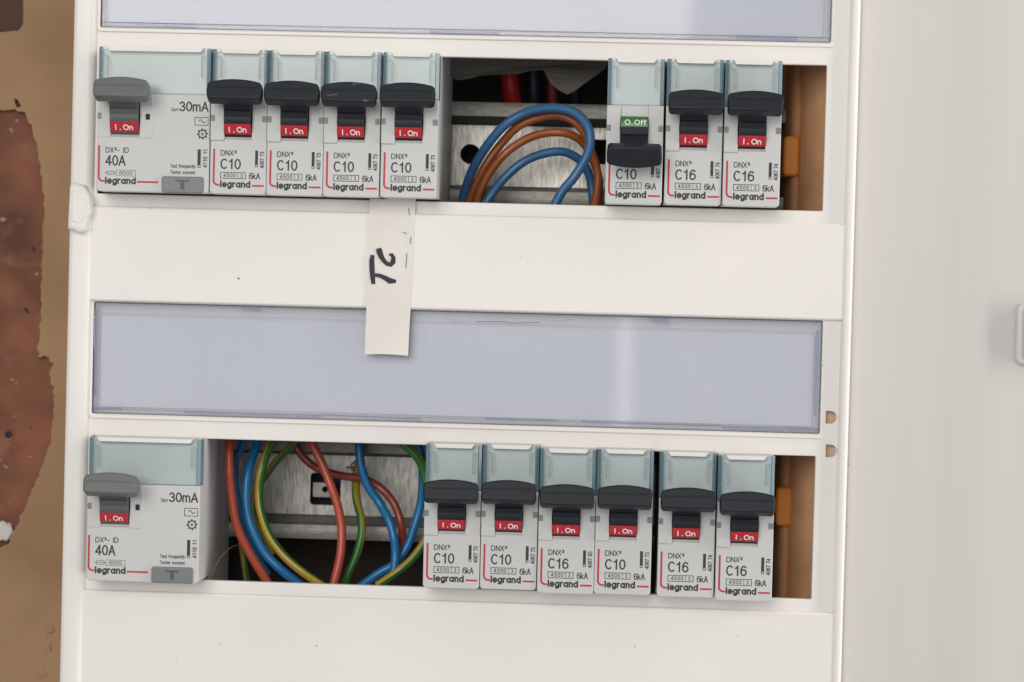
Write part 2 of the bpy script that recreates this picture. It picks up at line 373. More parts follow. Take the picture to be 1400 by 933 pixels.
nail = join(slab(circle(nh.x, nh.y, 2.1, 18), [circle(nh.x + .1, nh.y + .15, 1.35, 14)], WZ - 2.6, WZ - 2.1, .18, 1))
put('nail_hole_rim', nail, 'redwall', wall)
put('nail_hole', slab(circle(nh.x + .1, nh.y + .15, 1.3, 14), [], WZ - 2.6, WZ - 2.45), 'black', wall)
def lump(cx, cy, z, sx, sy, sz, seed, sub=3):
    bm = bmesh.new(); bmesh.ops.create_icosphere(bm, subdivisions=sub, radius=1)
    for v in bm.verts:
        k = 1 + .45 * noise.noise(v.co * 1.7 + Vector((seed, 0, 0))) + .2 * noise.noise(v.co * 5 + Vector((seed, 3, 0)))
        v.co = Vector((cx + v.co.x * sx * k, cy + v.co.y * sy * k, z + v.co.z * sz * k))
    me = bpy.data.meshes.new('l'); bm.to_mesh(me); bm.free(); return me
p = at(4, 728, WZ); put('plaster_chip', lump(p.x, p.y, WZ - 1.5, 3.4, 3.6, 1.5, 2.0), 'chip', wall, 60)
for (x, y, sx, sy, s) in ((62, 882, 2.6, 3.2, 5), (56, 921, 2.4, 1.8, 8), (68, 862, 2.0, 1.2, 3)):
    p = at(x, y, WZ); put('plaster_blob', lump(p.x, p.y, WZ - .2, sx, sy, .7, s), 'plaster', wall, 60)

# ================================================================== distribution board
XL, XR = -116.94, 116.94
UT, UB = 93.986, 48.026                     # upper opening
LT, LB = UT - 125, UB - 125               # lower opening
WL, WR, WB, WH = -117.16, 118.01, 101.14, 36.31   # label windows
board = thing('distribution_board', 'white plastic distribution board holding two rows of circuit breakers', 'fuse box')
windows = [(WB, WB + WH), (WB - 125, WB - 125 + WH)]
holes = [rect(XL, UB - .55, XR, UT, .3, 2), rect(XL, LB, XR, LT, .3, 2)] + [rect(WL, a, WR, b, .6, 3) for a, b in windows]
dh = []
for (x, y) in ((1136, 571), (1136, 617)):
    p = at(x, y, 0); dh.append((p.x, p.y))
    holes.append([(p.x - 1.55, p.y - 2)] + [(p.x + 1.9 * math.cos(math.radians(a)) - .1, p.y + 2.0 * math.sin(math.radians(a))) for a in range(-80, 81, 16)] + [(p.x - 1.55, p.y + 2)])
put('cover_plate', slab(rect(-125.2, -178, 125.4, 205), holes, -2.4, 0, .35, 2), 'cover', board)
for (x, y) in dh: put('hinge_socket', slab(rect(x - 2.6, y - 2.9, x + 2.6, y + 2.9), [], -4.2, -2.6), 'socket', board)
# raised bands between the rows, raised side rims
put('raised_band', slab(rect(-119.5, WB - 125 + WH + .25, 124.6, UB - 4.6, .8), [], -.5, 1.5, .7, 3), 'cover', board)
put('raised_band', slab(rect(-119.5, -176, 124.6, LB - 4.0, .8), [], -.5, 1.5, .7, 3), 'cover', board)
def rim_mesh(prof):
    """(x, z) profile swept from the bottom to the top of the board"""
    me = extrude_x([(-x, z) for x, z in prof], -178, 206)
    me.transform(Matrix.Rotation(math.radians(90), 4, 'Z')); return me
def rounded(x0, x1, z0, z1, rl, rr, n=7):
    out = [(x0, z0), (x0, z1 - rl)]
    for i in range(1, n + 1):
        a = math.radians(180 - 90 * i / n); out.append((x0 + rl + rl * math.cos(a), z1 - rl + rl * math.sin(a)))
    for i in range(n):
        a = math.radians(90 - 90 * i / n); out.append((x1 - rr + rr * math.cos(a), z1 - rr + rr * math.sin(a)))
    return out + [(x1, z1 - rr), (x1, z0)]
put('side_rim', rim_mesh(rounded(-125.3, -117.9, -3, 2.6, 1.6, 2.5)), 'cover', board, 40)
put('side_rim', rim_mesh([(123.7, -3), (123.7, -.3), (123.9, .7), (124.3, 1.5), (124.8, 1.78)] + [(125.6 + 1.5 * math.sin(math.radians(a)), .3 + 1.5 * math.cos(math.radians(a))) for a in range(0, 91, 10)] + [(127.1, -3)]), 'cover', board, 40)
for a, b in windows:
    put('window_ledge', slab(rect(WL - .3, a - 1.5, WR + .6, a - .25, .3), [], -.3, .7, .3, 2), 'cover', board)
# box behind the cover: sides, top, bottom, back
put('box_side', boxm(-125.0, -176, -66, -122.4, 203, -2.6), 'cover', board)
put('box_side', boxm(123.0, -176, -80, 125.0, 203, -2.6), 'cover', board)
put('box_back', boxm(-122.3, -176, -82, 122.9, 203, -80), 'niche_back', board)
# rendered cheek and rounded post seen through the right end of each opening
for (y0, y1) in ((UB - 20, UT + 20), (LB - 20, LT + 20)):
    me = slab([(98, -79.5), (98, -70), (106, -68), (107.4, -58), (108.2, -44), (108.9, -36), (109.7, -32.5), (110.6, -31.5), (111.5, -32.5), (112.3, -29), (114, -24), (116.5, -18.5), (118.6, -13), (120.2, -7), (121, -4.5), (122.8, -4), (122.8, -79.5)], [], y0, y1, 0)
    me.transform(Matrix(((1, 0, 0, 0), (0, 0, 1, 0), (0, 1, 0, 0), (0, 0, 0, 1))))
    me.flip_normals(); put('inner_post', me, 'niche', board, 50)
# latch on the left rim
lo = [at(x, y, 3) for x, y in ((98, 254), (104, 250), (118, 254), (126, 268), (127, 290), (122, 300), (121, 313), (112, 319), (95, 313))]
put('latch', slab([(p.x, p.y) for p in lo], [], .5, 6.6, 1.6, 5), 'latch', board, 70)
lo = [at(x, y, 3) for x, y in ((103, 262), (115, 262), (121, 274), (121, 296), (113, 306), (102, 303))]
put('latch_pad', slab([(p.x, p.y) for p in lo], [], 6.3, 6.95, .3, 3), 'latch', board, 60)
# label windows
def label_window(a, b):
    win = put('label_window', slab(rect(WL + .25, a + .2, WR - .25, b - .2, .5), [], -1.5, -.5, .3, 2), 'lens', board)
    put('window_edge', slab(rect(WL + .2, a + .15, WR - .2, b - .15, .5), [rect(WL + 1.0, a + .8, WR - 1.2, b - .6, .4)], -1.95, -1.55, .1, 1), 'lens_edge', win)
    put('window_floor', boxm(WL - 2, a - 1.5, -6.0, WR + 2, b + 1.5, -4.6), 'cover', win)
    # folded label strip: shallow creases one module apart
    bm = bmesh.new(); x = WL + 2.0; cols = []
    x1 = WR - 2.3; n = 260
    for i in range(n + 1):
        xx = x + (x1 - x) * i / n; m = ((xx - x) / 17.75) % 1.0; d = min(m, 1 - m) * 17.75
        zz = -3.6 + .35 * math.sin(xx * .05 + a) - .30 * max(0, 1 - d / .4)
        sag = .25 * math.sin(xx * .021 + 1 + a)
        cols.append((bm.verts.new((xx, a + 2.2 + sag * .3, zz)), bm.verts.new((xx, b - 4.4 + sag, zz + .3))))
    for i in range(n): bm.faces.new((cols[i][0], cols[i + 1][0], cols[i + 1][1], cols[i][1]))
    me = bpy.data.meshes.new('p'); bm.to_mesh(me); bm.free()
    put('label_strip', me, 'paper', win, 80)
    put('top_flange', boxm(WL + .6, b - 3.9, -1.75, WR - .6, b - 3.6, -1.55), 'lens_edge', win)
    put('bottom_rail', boxm(WL + .4, a + 1.5, -.52, WR - .4, a + 1.75, -.2, .08), 'lens_bar', win)
    return win
w_up = label_window(*windows[0]); w_lo = label_window(*windows[1])
def bar_on(win, p0, p1, th, z=-.5, dz=.45, mat='lens_bar', name='clip_bar'):
    A = at(*p0, z); B = at(*p1, z)
    d = (B - A).xy.normalized(); n = Vector((-d.y, d.x)) * th / 2
    put(name, slab([(A.x - n.x, A.y - n.y), (B.x - n.x, B.y - n.y), (B.x + n.x, B.y + n.y), (A.x + n.x, A.y + n.y)], [], z - .05, z + dz, .08, 1), mat, win)
for p0, p1, th in (((188, 33), (268, 36), .9), ((588, 44), (683, 46), .5), ((1006, 50), (1090, 53), .9), ((145, 36), (186, 37), .5)): bar_on(w_up, p0, p1, th)
for p0, p1, th in (((332, 421), (355, 422), 1.4), ((890, 437), (914, 438), 1.4), ((127, 558), (166, 559), .7), ((252, 563), (440, 569), .6), ((440, 567), (575, 573), .4),
                   ((664, 572), (762, 575), .4), ((796, 576), (985, 582), .5), ((988, 584), (1072, 587), .7), ((1074, 586), (1117, 588), .9), ((130, 424), (130, 540), .5), ((1117, 452), (1114, 568), .6)):
    bar_on(w_lo, p0, p1, th)
# scratches on the upper edge of the lower window
for pts in (((650, 440), (688, 440), (700, 442), (738, 441)), ((664, 437), (690, 433), (700, 434)), ((742, 441), (782, 437)), ((610, 436), (634, 439)), ((618, 442), (624, 438))):
    q = [at(x, y, -.44) for x, y in pts]
    put('scratch', stroke([(v.x, v.y) for v in q], .16, -.44), 'drum_grey' if pts[0][0] == 650 else 'clear_rib', w_lo)
# faint dirt on the cover
for (x, y, r) in ((326, 381, .45), (1160, 635, .35), (1126, 500, .25), (1158, 720, .3), (206, 285, .22), (433, 883, .3), (300, 880, .2), (712, 352, .18), (948, 356, .2), (180, 350, .15), (868, 884, .25), (770, 905, .15), (620, 860, .15), (242, 900, .18), (1010, 870, .2)):
    p = at(x, y, 1.6); put('dirt_speck', lump(p.x, p.y, 1.5 if x < 1125 else .05, r, r * .7, .08, x, 1), 'dirt', board)

# mounting rails
def rail(y, x0, x1, rnd, slots):
    """top-hat rail, middle at height y; lips at z -47"""
    zl, zw = -47.0, -61.0
    r = put('mounting_rail', slab(rect(x0, y - 10.6, x1, y + 10.6), rnd + slots, zw - 1, zw, .12, 1), 'steel', board)
    for s in (1, -1):
        pr = [(y + s * a, z) for a, z in ((12.4, zl - .5), (12.7, zl - .1), (14.6, zl), (17.0, zl), (17.45, zl - .25), (17.5, zl - 1.0), (16.6, zl - 1.4), (13.3, zl - 1.4))]
        put('rail_lip', extrude_x(pr, x0, x1), 'steel_lip', r, 50)
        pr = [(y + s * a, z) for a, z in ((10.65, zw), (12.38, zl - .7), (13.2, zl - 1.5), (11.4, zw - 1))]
        put('rail_flank', extrude_x(pr, x0, x1), 'steel_shaded', r, 50)
    return r
uy = at(720, 211, -47).y; ly = at(450, 668.5, -47).y
h1 = at(643, 211, -61)
sl = at(822, 208, -61)
rail(uy, -112, at(1081, 200, -47).x, [circle(h1.x, h1.y, 3.4, 28)], [rect(sl.x - 4, sl.y - 4.2, sl.x + 9, sl.y + 4.2, 1.0)])
s0 = at(424, 690, -61); s1 = at(466, 648, -61)
lr = rail(ly, -112, at(1064, 690, -47).x, [], [rect(s0.x, s0.y, s1.x, s1.y, 1.2)])
t0 = at(427, 680, -63); t1 = at(455, 660, -63)
put('slot_bracket', slab(rect(t0.x, t0.y, t1.x, t1.y, .6), [circle((t0.x + t1.x) / 2 + .9, (t0.y + t1.y) / 2 + .2, .95, 14)], -64, -63, .2, 1), 'screw', lr)
put('slot_dark', boxm(s0.x - 3, s0.y - 3, -71, s1.x + 3, s1.y + 3, -70), 'black', lr)  # flat black standing for the dark behind the slot
# orange stop pieces beyond the rail ends
for (x0, y0, x1, y1) in ((1066, 190, 1089, 244), (1056, 662, 1079, 714)):
    a = at(x0, y1, -44); b = at(x1, y0, -44)
    put('end_clip', slab(rect(a.x, a.y, b.x, b.y, 1.5), [], -44, -30, 1.0, 3), 'orange', board, 50)

# door, swung open to the right
dpos = (127.3, 0, -3.0)
door = put('door', slab(rect(0, -185, 262, 210, 3), [], -3, 0, .8, 3), 'door', board, loc=dpos)
door.rotation_euler = (0, math.radians(2.5), 0)
hx = [at(x, y, -4) for x, y in ((1387, 498), (1440, 416))]
put('handle', slab(rect(hx[0].x - dpos[0], hx[0].y, hx[1].x - dpos[0], hx[1].y, 2.2), [], -.5, 3.2, 1.0, 3), 'handle_clear', door, 50)
put('handle_recess', slab(rect(hx[0].x - dpos[0] + 2.0, hx[0].y + 1.2, hx[1].x - dpos[0] - 1, hx[1].y - 1.2, 1.6), [], 3.0, 3.5, .3, 2), 'handle_inset', door, 50)

# ================================================================== switchgear
H = 45.0
KS = 1.02                       # devices measured against the cover
def yt(t): return H - t
CACHE = {}
def cached(key, fn, angle=35):
    if key not in CACHE: me = fn(); me.transform(Matrix.Scale(KS, 4)); CACHE[key] = finish(scale_mm(me), angle)
    return CACHE[key]
def part(name, key, fn, mat, parent, angle=35):
    me = cached(key, fn, angle)
    return link(name, me, mat, parent)

def body_mesh(w, slot):
    x0, x1 = -w / 2 + .08, w / 2 - .08
    sx0, sx1 = slot
    L_ = []
    # slot outline with softly waisted flanks
    out = [(x, y) for x, y in rect(x0, 0, x1, 60, 1.1) if y < 30] 
    right = [q for q in out if q[0] > 0]; left = [q for q in out if q[0] < 0]
    out = right + [(x1, yt(14.5)), (sx1, yt(14.5)), (sx1, yt(18)), (sx1 + .15, yt(21.5)), (sx1, yt(25)), (sx1, yt(28.0)), (sx0, yt(28.0)), (sx0, yt(25)), (sx0 - .15, yt(21.5)), (sx0, yt(18)), (sx0, yt(14.5)), (x0, yt(14.5))] + left
    L_.append(slab(out, [], -6.5, 0, .25, 2))
    L_.append(boxm(x0 + .05, .25, -22, x1 - .05, H - .1, -6.6))
    L_.append(boxm(x0 + .05, -18, -58, x1 - .05, H + 19, -22.1))
    return join(*L_)

def drum_mesh(x0, x1, R=6.3, cy=21.5, cz=-3.7, a0=-75, a1=75, n=22):
    bm = bmesh.new(); pr = []
    for i in range(n + 1):
        t = math.radians(a0 + (a1 - a0) * i / n); pr.append((yt(cy) - R * math.sin(t), cz + R * math.cos(t)))
    a = [bm.verts.new((x0, *p)) for p in pr]; b = [bm.verts.new((x1, *p)) for p in pr]
    for i in range(n): bm.faces.new((a[i], a[i + 1], b[i + 1], b[i]))
    bm.faces.new(a[::-1]); bm.faces.new(b); bmesh.ops.recalc_face_normals(bm, faces=bm.faces)
    me = bpy.data.meshes.new('d'); bm.to_mesh(me); bm.free(); return me

def on_drum(me, R=6.44, cy=21.5, cz=-3.7):
    for v in me.vertices:
        t = max(-1, min(1, (yt(cy) - v.co.y) / R)); v.co.z = cz + R * math.sqrt(1 - t * t)
    return me

def toggle_mesh(cx, on, w=16.9):
    # paddle seen from the front: straight lower edge, arched upper edge
    h = 6.6; pts = [(-w / 2 + .9, -h / 2), (w / 2 - .9, -h / 2), (w / 2 - .2, -h / 2 + .7), (w / 2, -.3), (w / 2 - .1, 1.6), (w / 2 - .7, 2.35)]
    for i in range(1, 14):
        t = i / 14; x = (w / 2 - .7) * (1 - 2 * t); pts.append((x, 2.35 + 1.05 * (1 - (1 - 2 * t) ** 2)))
    pts += [(-w / 2 + .7, 2.35), (-w / 2 + .1, 1.6), (-w / 2, -.3), (-w / 2 + .2, -h / 2 + .7)]
    me = slab(pts, [], -2.4, 2.4, .6, 4)
    me = join(me, slab(rect(-w / 2 + 1.1, .25, w / 2 - 1.1, .62, .1), [], 2.3, 2.58, .1, 1))
    if not on: me.transform(Matrix.Scale(-1, 4, (0, 1, 0))); me.flip_normals()
    a = math.radians(-20 if on else 20)
    me.transform(Matrix.Translation((cx, yt(14.0 if on else 30.4), 8.6)) @ Matrix.Rotation(a, 4, 'X'))
    return me

def stem_mesh(x0, x1, on):
    s = 1 if on else -1; c = yt(21.5)
    pr = [(c + s * a, z) for a, z in ((.4, 2.75), (2.0, 3.2), (2.3, 2.95), (4.0, 4.9), (5.6, 7.4), (7.2, 8.0), (7.6, 6.0), (5.6, 1.5), (4.6, -2.5), (.3, -2.5))]
    return extrude_x(pr, x0, x1)

def cover_mesh(w):
    a, b = -w / 2 + 1.25, w / 2 - 1.25
    out = [(a, yt(14.3)), (b, yt(14.3)), (b, H), (b - 1.3, H), (b - 2.1, yt(1.25)), (a + 2.1, yt(1.25)), (a + 1.3, H), (a, H)]
    return slab(out, [], -.75, -.15, .18, 2)

def cover_edge_mesh(w, s):
    x = w / 2 - .1; pr = [(x - 1.25, -.15), (x - .9, -.15), (x, -.95), (x, -6.4), (x - .55, -6.4), (x - .75, -1.7), (x - 1.25, -.8)]
    me = slab([(s * p[0], p[1]) for p in pr], [], yt(14.3), H - .02, 0)
    me.transform(Matrix(((1, 0, 0, 0), (0, 0, 1, 0), (0, 1, 0, 0), (0, 0, 0, 1)))); me.flip_normals()
    return me

def rib_mesh(w, s):
    x = s * (w / 2 - 3.1); t = .42
    return slab([(x, yt(9)), (x + s * t, yt(9)), (x + s * t, yt(2.9)), (x + s * 1.4, yt(2.5)), (x + s * 1.4, yt(2.2)), (x + s * .3, yt(2.3)), (x, yt(2.7))] if s > 0 else
                [(x, yt(9)), (x - t, yt(9)), (x - t, yt(2.9)), (x - 1.4, yt(2.5)), (x - 1.4, yt(2.2)), (x - .3, yt(2.3)), (x, yt(2.7))], [], -.2, .12, .05, 1)

Z1 = .025
def print_breaker(rating, code):
    X = -8.9
    return join(text('DNX³', X + 3.4, yt(33.1), 5.0, 1.75, t=.25, z=Z1), text(rating, X + 3.4, yt(37.3), 6.4, 3.3, t=.47, z=Z1),
                frame2d(X + 3.4, yt(40.25), X + 11.4, yt(38.2), .2, Z1), stroke([(X + 8.95, yt(40.2)), (X + 8.95, yt(38.25))], .14, Z1 + .01),
                text('4500', X + 4.35, yt(39.85), 3.9, 1.3, gap=.34, t=.18, z=Z1), text('3', X + 9.7, yt(39.85), .75, 1.25, t=.17, z=Z1),
                text('6kA', X + 12.4, yt(40.3), 3.5, 2.05, t=.29, z=Z1), text('legrand', X + 3.4, yt(43.5), 9.5, 2.75, t=.5, gap=.27, z=Z1),
                text(code, X + 17.05, yt(36.8), 5.2, 1.35, rot=90, t=.22, z=Z1),
                slab(rect(X + 14.2, yt(35.6), X + 15.1, yt(31.3)), [], 0, Z1), frame2d(X + 14.2, yt(36.5), X + 15.1, yt(35.6), .2, Z1))
def redline(x, y0, y1, d0, d1):
    r = 1.3
    pts = [(x, yt(y0)), (x, yt(y1 - r))] + [(x + r - r * math.cos(math.radians(a)), yt(y1 - r) - r * math.sin(math.radians(a))) for a in range(10, 91, 10)] + [(x + 1.9, yt(y1))]
    return join(stroke(pts, .62, Z1), stroke([(d0, yt(y1 + .1)), (d1, yt(y1 + .1))], .58, Z1))

def dress(t, w, cx, slot, on, tmat, dmat):
    """parts that every device shares"""
    key = 'b%.1f' % w
    part('body', key + 'body', lambda: body_mesh(w, slot), 'grey', t)
    part('label_seat', key + 'seat', lambda: boxm(-w / 2 + .9, yt(14.4), -6.55, w / 2 - .9, H - .35, -2.4), 'seat', t)
    cv = part('terminal_cover', key + 'cov', lambda: cover_mesh(w), 'clear', t)
    part('top_lip', key + 'lip', lambda: slab([(-w / 2 + 2.4, H - .05), (-w / 2 + 3.3, yt(1.35)), (w / 2 - 3.3, yt(1.35)), (w / 2 - 2.4, H - .05)], [], -7, -.3, .12, 1), 'latch', t)
    for s in (-1, 1):
        part('side_wall', key + 'edge%d' % s, lambda: cover_edge_mesh(w, s), 'clear_edge', cv)
        part('rib', key + 'rib%d' % s, lambda: rib_mesh(w, s), 'clear_rib', cv)
    dr = part('rocker', key + 'drum%d' % on + dmat, lambda: drum_mesh(slot[0] + .12, slot[1] - .12, a0=-75 if on else -34), dmat, t, 50)
    tg = part('toggle', key + 'tog%d' % on + tmat, lambda: toggle_mesh(cx + (.6 if w > 20 else .1), on), tmat, t, 50)
    part('stem', key + 'stem%d' % on + dmat, lambda: stem_mesh(slot[0] + .15, slot[1] - .15, on), dmat, tg, 25)
    if on:
        ind = part('indicator', key + 'ind', lambda: drum_mesh(slot[0] + .1, slot[1] - .1, 6.38, a0=17, a1=51.5, n=8), 'red', t, 60)
        part('indicator_print', key + 'indp', lambda: on_drum(join(text('I', cx - 2.75, yt(25.95), .34, 1.7, t=.34, fine=True), text('.', cx - 1.4, yt(25.95), .36, .4, t=.34), text('On', cx - .3, yt(25.95), 3.1, 1.7, t=.33, fine=True))), 'whiteink', ind, 60)
    else:
        ind = part('indicator', key + 'indoff', lambda: drum_mesh(slot[0] + .1, slot[1] - .1, 6.38, a0=-33, a1=-3, n=8), 'green', t, 60)
        part('indicator_print', key + 'indpoff', lambda: on_drum(join(text('O', cx - 3.1, yt(20.7), 1.8, 1.7, t=.28, fine=True), text('.', cx - .95, yt(20.7), .36, .4, t=.3), text('Off', cx - .1, yt(20.7), 3.7, 1.7, t=.28, fine=True))), 'whiteink', ind, 60)
    # pale ledge under the rocker
    part('slot_ledge', key + 'ledge%d' % on, lambda: extrude_x([(yt(28.05), -.2), (yt(27.2), -.9), (yt(27.2), -4), (yt(28.05), -4)] if on else [(yt(14.55), -.5), (yt(17.9), -.2), (yt(17.9), -4), (yt(14.55), -4)], slot[0] + .05, slot[1] - .05), 'grey', t)

PITCHES = []
def breaker(label, rating, code, bl, br, ztop, zf=12.0, on=True, scuffed=False, name='circuit_breaker', group=None):
    """bl, br: where the photograph shows the lower corners; ztop: height of its top edge there"""
    A = at(*bl, zf); B = at(*br, zf); c = (A + B) / 2
    roll = 0.35 * math.atan2(B.y - A.y, B.x - A.x)
    t = thing(name, label, 'circuit breaker', (c.x, c.y, zf + random.uniform(-.3, .3)), group, roll, random.uniform(-.006, .006), random.uniform(-.008, .008))
    slot = (-4.45, 4.0)
    dress(t, 17.7, -.15, slot, on, 'navy_scuffed' if scuffed else 'navy', 'navy')
    part('raised_flank', 'flank', lambda: slab([(-8.75, yt(28.4)), (-4.5, yt(28.4)), (-4.5, yt(24)), (-4.65, yt(21.5)), (-4.5, yt(18.5)), (-4.5, yt(15.0)), (-8.75, yt(15.0))], [], -.05, .8, .16, 2), 'grey', t)
    for x0, x1 in ((-8.72, -7.4), (7.2, 8.72)):
        part('side_window', 'win%.1f' % x0, lambda: slab(rect(x0, yt(22.5), x1, yt(20.6), .1), [], -.05, .84 if x0 < 0 else .06), 'grey_dark', t)
    part('rating_print', 'pr' + rating + code, lambda: print_breaker(rating, code), 'ink', t)
    part('logo_print', 'red', lambda: redline(-8.9 + 1.35, 31.0, 42.2, 4.55, 8.2), 'redink', t)
    PITCHES.append((label[:30], (B.x - A.x), c.y, c.y + 45*KS, at((bl[0] + br[0]) / 2 + 2, ztop, zf).y))
    return t

def residual(label, bl, br, ztop, zf=12.0):
    A = at(*bl, zf); B = at(*br, zf); c = (A + B) / 2
    t = thing('residual_current_switch', label, 'residual switch', (B.x - 17.75 * KS, c.y, zf), 'residual current switches', 0.35 * math.atan2(B.y - A.y, B.x - A.x))
    W = 35.4; X = -W / 2; cx = X + 8.8; slot = (X + 4.3, X + 13.3)
    dress(t, W, cx, slot, True, 'toggle_grey', 'drum_grey')
    part('raised_flank', 'rflank0', lambda: slab([(X + .1, yt(28.2)), (X + 4.2, yt(28.2)), (X + 4.2, yt(25)), (X + 4.05, yt(21.5)), (X + 4.2, yt(18)), (X + 4.2, yt(15.1)), (X + .1, yt(15.1))], [], -.05, .3, .14, 2), 'grey', t)
    part('raised_flank', 'rflank1', lambda: slab([(X + 13.4, yt(28.2)), (X + 16.8, yt(28.2)), (X + 17.7, yt(27.0)), (X + 18.0, yt(24)), (X + 17.5, yt(21.5)), (X + 17.7, yt(18.4)), (X + 17.3, yt(15.1)), (X + 13.4, yt(15.1)), (X + 13.4, yt(18)), (X + 13.55, yt(21.5)), (X + 13.4, yt(25))], [], -.05, .3, .14, 2), 'grey', t)
    part('side_window', 'rw0', lambda: slab(rect(X + .15, yt(22.5), X + 1.4, yt(20.6), .1), [], -.05, .4), 'grey_dark', t)
    part('side_window', 'rw1', lambda: slab(rect(X + 15.3, yt(22.5), X + 16.6, yt(20.7), .1), [], -.05, .4), 'black', t)
    def pr():
        gx, gy = X + 33.1, yt(26.6)
        gear = []
        for i in range(32):
            a = 2 * math.pi * i / 32; r = 1.75 if (i % 4) in (0, 1) else 1.3; gear.append((gx + r * math.cos(a), gy + r * math.sin(a)))
        tl = [(X + 31.9 + .2 * i, yt(22.65) + .5 * math.sin(i * 2 * math.pi / 10)) for i in range(11)]
        return join(text('I∆n', X + 23.2, yt(19.7), 2.1, 1.2, t=.18, z=Z1), text('30mA', X + 25.7, yt(19.7), 9.2, 3.1, t=.47, z=Z1),
                    frame2d(X + 30.6, yt(24.0), X + 34.9, yt(21.4), .2, Z1), stroke(tl, .24, Z1),
                    slab(gear, [circle(gx, gy, 1.0, 16)], 0, Z1), text('6', gx - .35, gy - .5, .7, 1.0, t=.2, z=Z1),
                    slab(rect(X + 31.7, yt(36.2), X + 32.7, yt(31.4)), [], 0, Z1), frame2d(X + 31.7, yt(37.1), X + 32.7, yt(36.2), .2, Z1),
                    text('4116 11', X + 34.8, yt(37.1), 5.6, 1.4, rot=90, t=.22, z=Z1),
                    text('Test frequently', X + 23.2, yt(37.6), 7.9, 1.5, t=.17, z=Z1), text('Tester souvent', X + 23.2, yt(39.2), 7.9, 1.15, t=.17, z=Z1),
                    text('40A', X + 2.8, yt(37.0), 6.4, 3.3, t=.47, z=Z1), text('DX³- ID', X + 2.8, yt(33.0), 7.3, 1.75, t=.25, z=Z1),
                    text('legrand', X + 2.8, yt(43.2), 9.7, 2.75, t=.5, gap=.27, z=Z1))
    part('rating_print', 'rpr', pr, 'ink', t)
    part('symbol_print', 'rsym', lambda: join(frame2d(X + 6.2, yt(40.2), X + 12.4, yt(38.3), .16, Z1), text('6000', X + 7.2, yt(39.8), 4.2, 1.15, t=.2, z=Z1),
                                             slab(rect(X + 3.1, yt(39.9), X + 5.9, yt(38.6), .6), [rect(X + 3.3, yt(39.7), X + 5.7, yt(38.8), .4)], 0, Z1), stroke([(X + 2.6, yt(39.25)), (X + 6.2, yt(39.25))], .16, Z1 + .01)), 'ink_light', t)
    part('logo_print', 'rred', lambda: redline(X + .8, 30.7, 41.8, X + 12.8, X + 19.6), 'redink', t)
    bt = part('test_button', 'rbt', lambda: slab(rect(X + 20.7, yt(45.1), X + 33.8, yt(40.0), .8), [], -1.2, .7, .35, 3), 'button', t)
    part('button_print', 'rbtp', lambda: join(slab(rect(X + 25.0, yt(41.6), X + 29.4, yt(41.0)), [], .6, .72), slab(rect(X + 26.6, yt(44.0), X + 27.9, yt(41.6)), [], .6, .72)), 'button_ink', bt)
    PITCHES.append((label[:30], (B.x - A.x), c.y, c.y + 45*KS, at((bl[0] + br[0]) / 2 + 2, ztop, zf).y))
    return t

G1, G2 = 'circuit breakers of the upper row', 'circuit breakers of the lower row'
residual('40A residual current switch with grey handle at left end of upper row', (134.5, 262), (285.5, 264), 68)
breaker('C10 circuit breaker directly right of the upper residual current switch', 'C10', '4067 73', (286, 265), (363, 266.5), 69, group=G1)
breaker('C10 circuit breaker, second after the upper residual current switch', 'C10', '4067 73', (363.5, 267), (440, 268.5), 69, group=G1)
breaker('C10 circuit breaker with white scuffs on its black handle, upper row', 'C10', '4067 73', (441, 269), (517.5, 270), 71, scuffed=True, group=G1)
breaker('C10 circuit breaker above the handwritten paper strip, left edge of the upper gap', 'C10', '4067 73', (519, 270), (596.5, 271.5), 73, group=G1)
breaker('C10 circuit breaker switched off, handle down and green indicator showing', 'C10', '4067 73', (826.5, 279), (904.5, 280.5), 79, on=False, group=G1)
breaker('C16 circuit breaker next to the switched-off breaker with the green indicator', 'C16', '4067 74', (907, 280), (986, 281.5), 80, group=G1)
breaker('C16 circuit breaker at the right end of the upper row', 'C16', '4067 74', (987, 282), (1065.5, 283.5), 81, group=G1)
residual('40A residual current switch with grey handle at left end of lower row', (117.5, 794), (271, 798), 600)
breaker('C10 circuit breaker at the right edge of the lower wire gap', 'C10', '4067 73', (578, 804), (654.5, 806), 611, group=G2)
breaker('C10 circuit breaker between lower gap-side breaker and the 4067 83 one', 'C10', '4067 73', (655.5, 805.5), (733, 807.5), 613, group=G2)
breaker('C16 circuit breaker with code 4067 83, third in the lower row of six', 'C16', '4067 83', (734.5, 811), (810.5, 813), 618, group=G2)
breaker('C10 circuit breaker with dark slit to its right, fourth in lower six', 'C10', '4067 73', (811.5, 812), (889, 814.5), 617, group=G2)
breaker('C16 circuit breaker right of the dark slit in the lower row', 'C16', '4067 74', (897.5, 816), (975.5, 818), 619, group=G2)
breaker('C16 circuit breaker at the right end of the lower row', 'C16', '4067 74', (977, 821), (1055, 823), 625, group=G2)
for q in PITCHES: print('PITCH', q[0], *['%.2f' % v for v in q[1:]])

